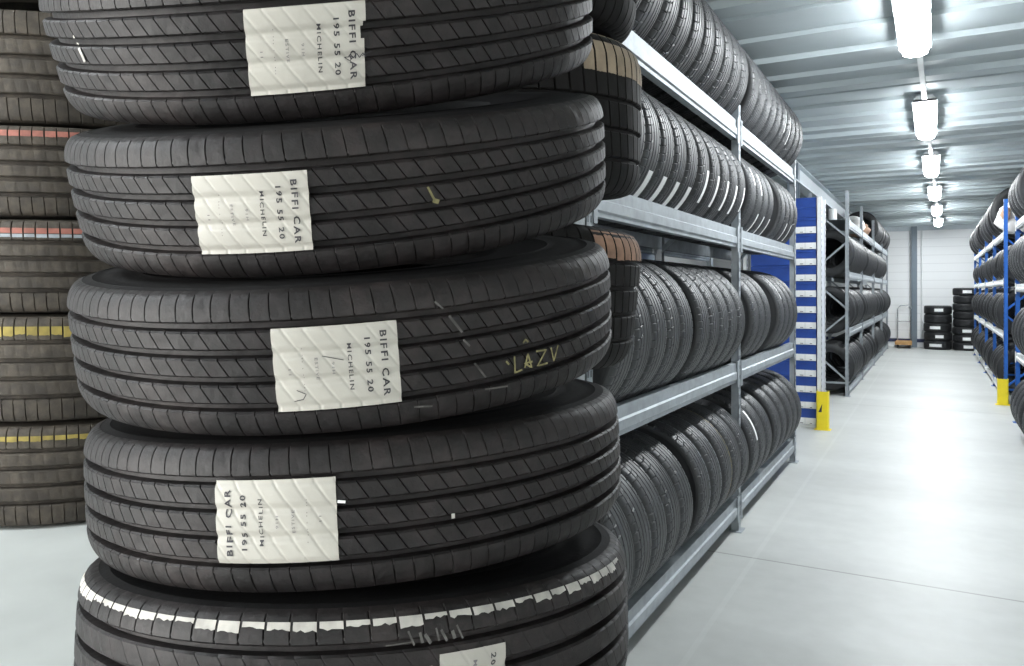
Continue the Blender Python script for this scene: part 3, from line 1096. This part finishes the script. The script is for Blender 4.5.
# beam along the aisle above the racking, and its columns
bm = MB()
bx = -1.50
bm.box(bx - .07, bx + .07, 6.7, YW, 2.66, 2.672).box(bx - .005, bx + .005, 6.7, YW, 2.672, 2.88).box(bx - .07, bx + .07, 6.7, YW, 2.88, 2.892)
struct('trim_1', bm.mesh('trim_1'), M['beam_paint'])
cl = MB().box(bx - .06, bx + .06, 9.72, 9.73, 0, 2.66).box(bx - .005, bx + .005, 9.73, 9.87, 0, 2.66).box(bx - .06, bx + .06, 9.87, 9.88, 0, 2.66)
cl.box(bx - .06, bx + .06, 9.72, 9.88, 2.672, 2.88)
struct('trim_2', cl.mesh('trim_2'), M['column_paint'])
cw = MB().box(-.495, -.375, YW - .012, YW, 0, 2.9).box(-.44, -.43, YW - .14, YW - .012, 0, 2.9).box(-.495, -.375, YW - .152, YW - .14, 0, 2.9)
struct('trim_3', cw.mesh('trim_3'), M['column_paint'])
struct('trim_4', MB().tube([(-.28, YW - .03, 0.25), (-.28, YW - .03, 2.86)], .018).mesh('trim_4'), M['white_steel'])
struct('baseboard_far', MB().box(HX0, -.20, YW - .02, YW, .12, .20).mesh('baseboard_far'), M['navy'])
struct('trim_5', MB().box(HX0, HX1, YW - .05, YW, 2.80, 2.90).mesh('trim_5'), M['beam_paint'])

# ------------------------------------------------------------------ lamps


def lamp(x, y, label, L=1.5):
    root = empty('ceiling_light', Matrix.Translation((x, y, 2.884)))
    tag(root, label, 'light', 'strip lights over the aisle')
    MB().prism_y([(-.055, 0), (-.088, -.040), (-.088, -.046), (.088, -.046), (.088, -.040), (.055, 0)], 0, L).build('housing', M['housing'], root)
    MB().prism_y([(-.074, -.047), (-.066, -.078), (-.03, -.092), (.03, -.092), (.066, -.078), (.074, -.047)], .004, L - .004).build('diffuser', M['lamp'], root)
    for yy in (0, L):
        MB().prism_y([(-.080, -.030), (-.080, -.052), (.080, -.052), (.080, -.030)], min(yy, yy - .02 if yy else .02), max(yy, .02) if not yy else yy).build('end_cap', M['housing'], root)


for k, y in enumerate([3.86, 6.84, 9.62, 12.5, 15.4, 18.2]):
    lamp(-.105 + (y - 4) * .0118, y, f'bright strip light hanging over the aisle, {ORD[k]} along the line from the viewer')
lamp(-2.3, -1.5, 'added strip light above the side of the platform, unseen behind the viewer')  # extra lamp out of view, added to brighten the platform and near stacks
tk = MB().bar((-.105, 4.0, 2.866), (.085, 20.1, 2.866), .032, .034)
tag(tk.build('cable_tray', M['housing']), 'slim grey cable tray linking the aisle strip lights under the ceiling', 'cable tray')

ld = bpy.data.lights.new('door_daylight', 'AREA')
ld.shape = 'RECTANGLE'; ld.size = DY1 - DY0 - .1; ld.size_y = DZ - .1
ld.energy = 430; ld.color = (1, .97, .93)
lo = bpy.data.objects.new('door_daylight', ld); COL.objects.link(lo)
lo.matrix_world = Matrix.Translation((HX0 - .2, (DY0 + DY1) / 2, DZ / 2)) @ Matrix.Rotation(D(-90), 4, 'Y') @ Matrix.Rotation(D(90), 4, 'Z')
w = bpy.data.worlds.new('world'); scene.world = w
w.use_nodes = True
w.node_tree.nodes['Background'].inputs[0].default_value = (.8, .9, 1, 1)
w.node_tree.nodes['Background'].inputs[1].default_value = .6

# ------------------------------------------------------------------ camera
cam = bpy.data.cameras.new('camera')
cam.sensor_width = 36
cam.lens = 36 * 770 / 1024
cam.shift_y = -(333 - 291) / 1024
cam.clip_start = .02
co = bpy.data.objects.new('camera', cam)
COL.objects.link(co)
co.matrix_world = Matrix.Translation((0, 0, EYE)) @ Matrix.Rotation(YAW, 4, 'Z') @ Matrix.Rotation(PI / 2, 4, 'X')
scene.camera = co
vs = scene.view_settings
vs.view_transform = 'Standard'; vs.look = 'None'; vs.gamma = 1; vs.use_curve_mapping = False
vs.exposure = 1.22
scene.cycles.use_denoising = True
scene.cycles.max_bounces = 8
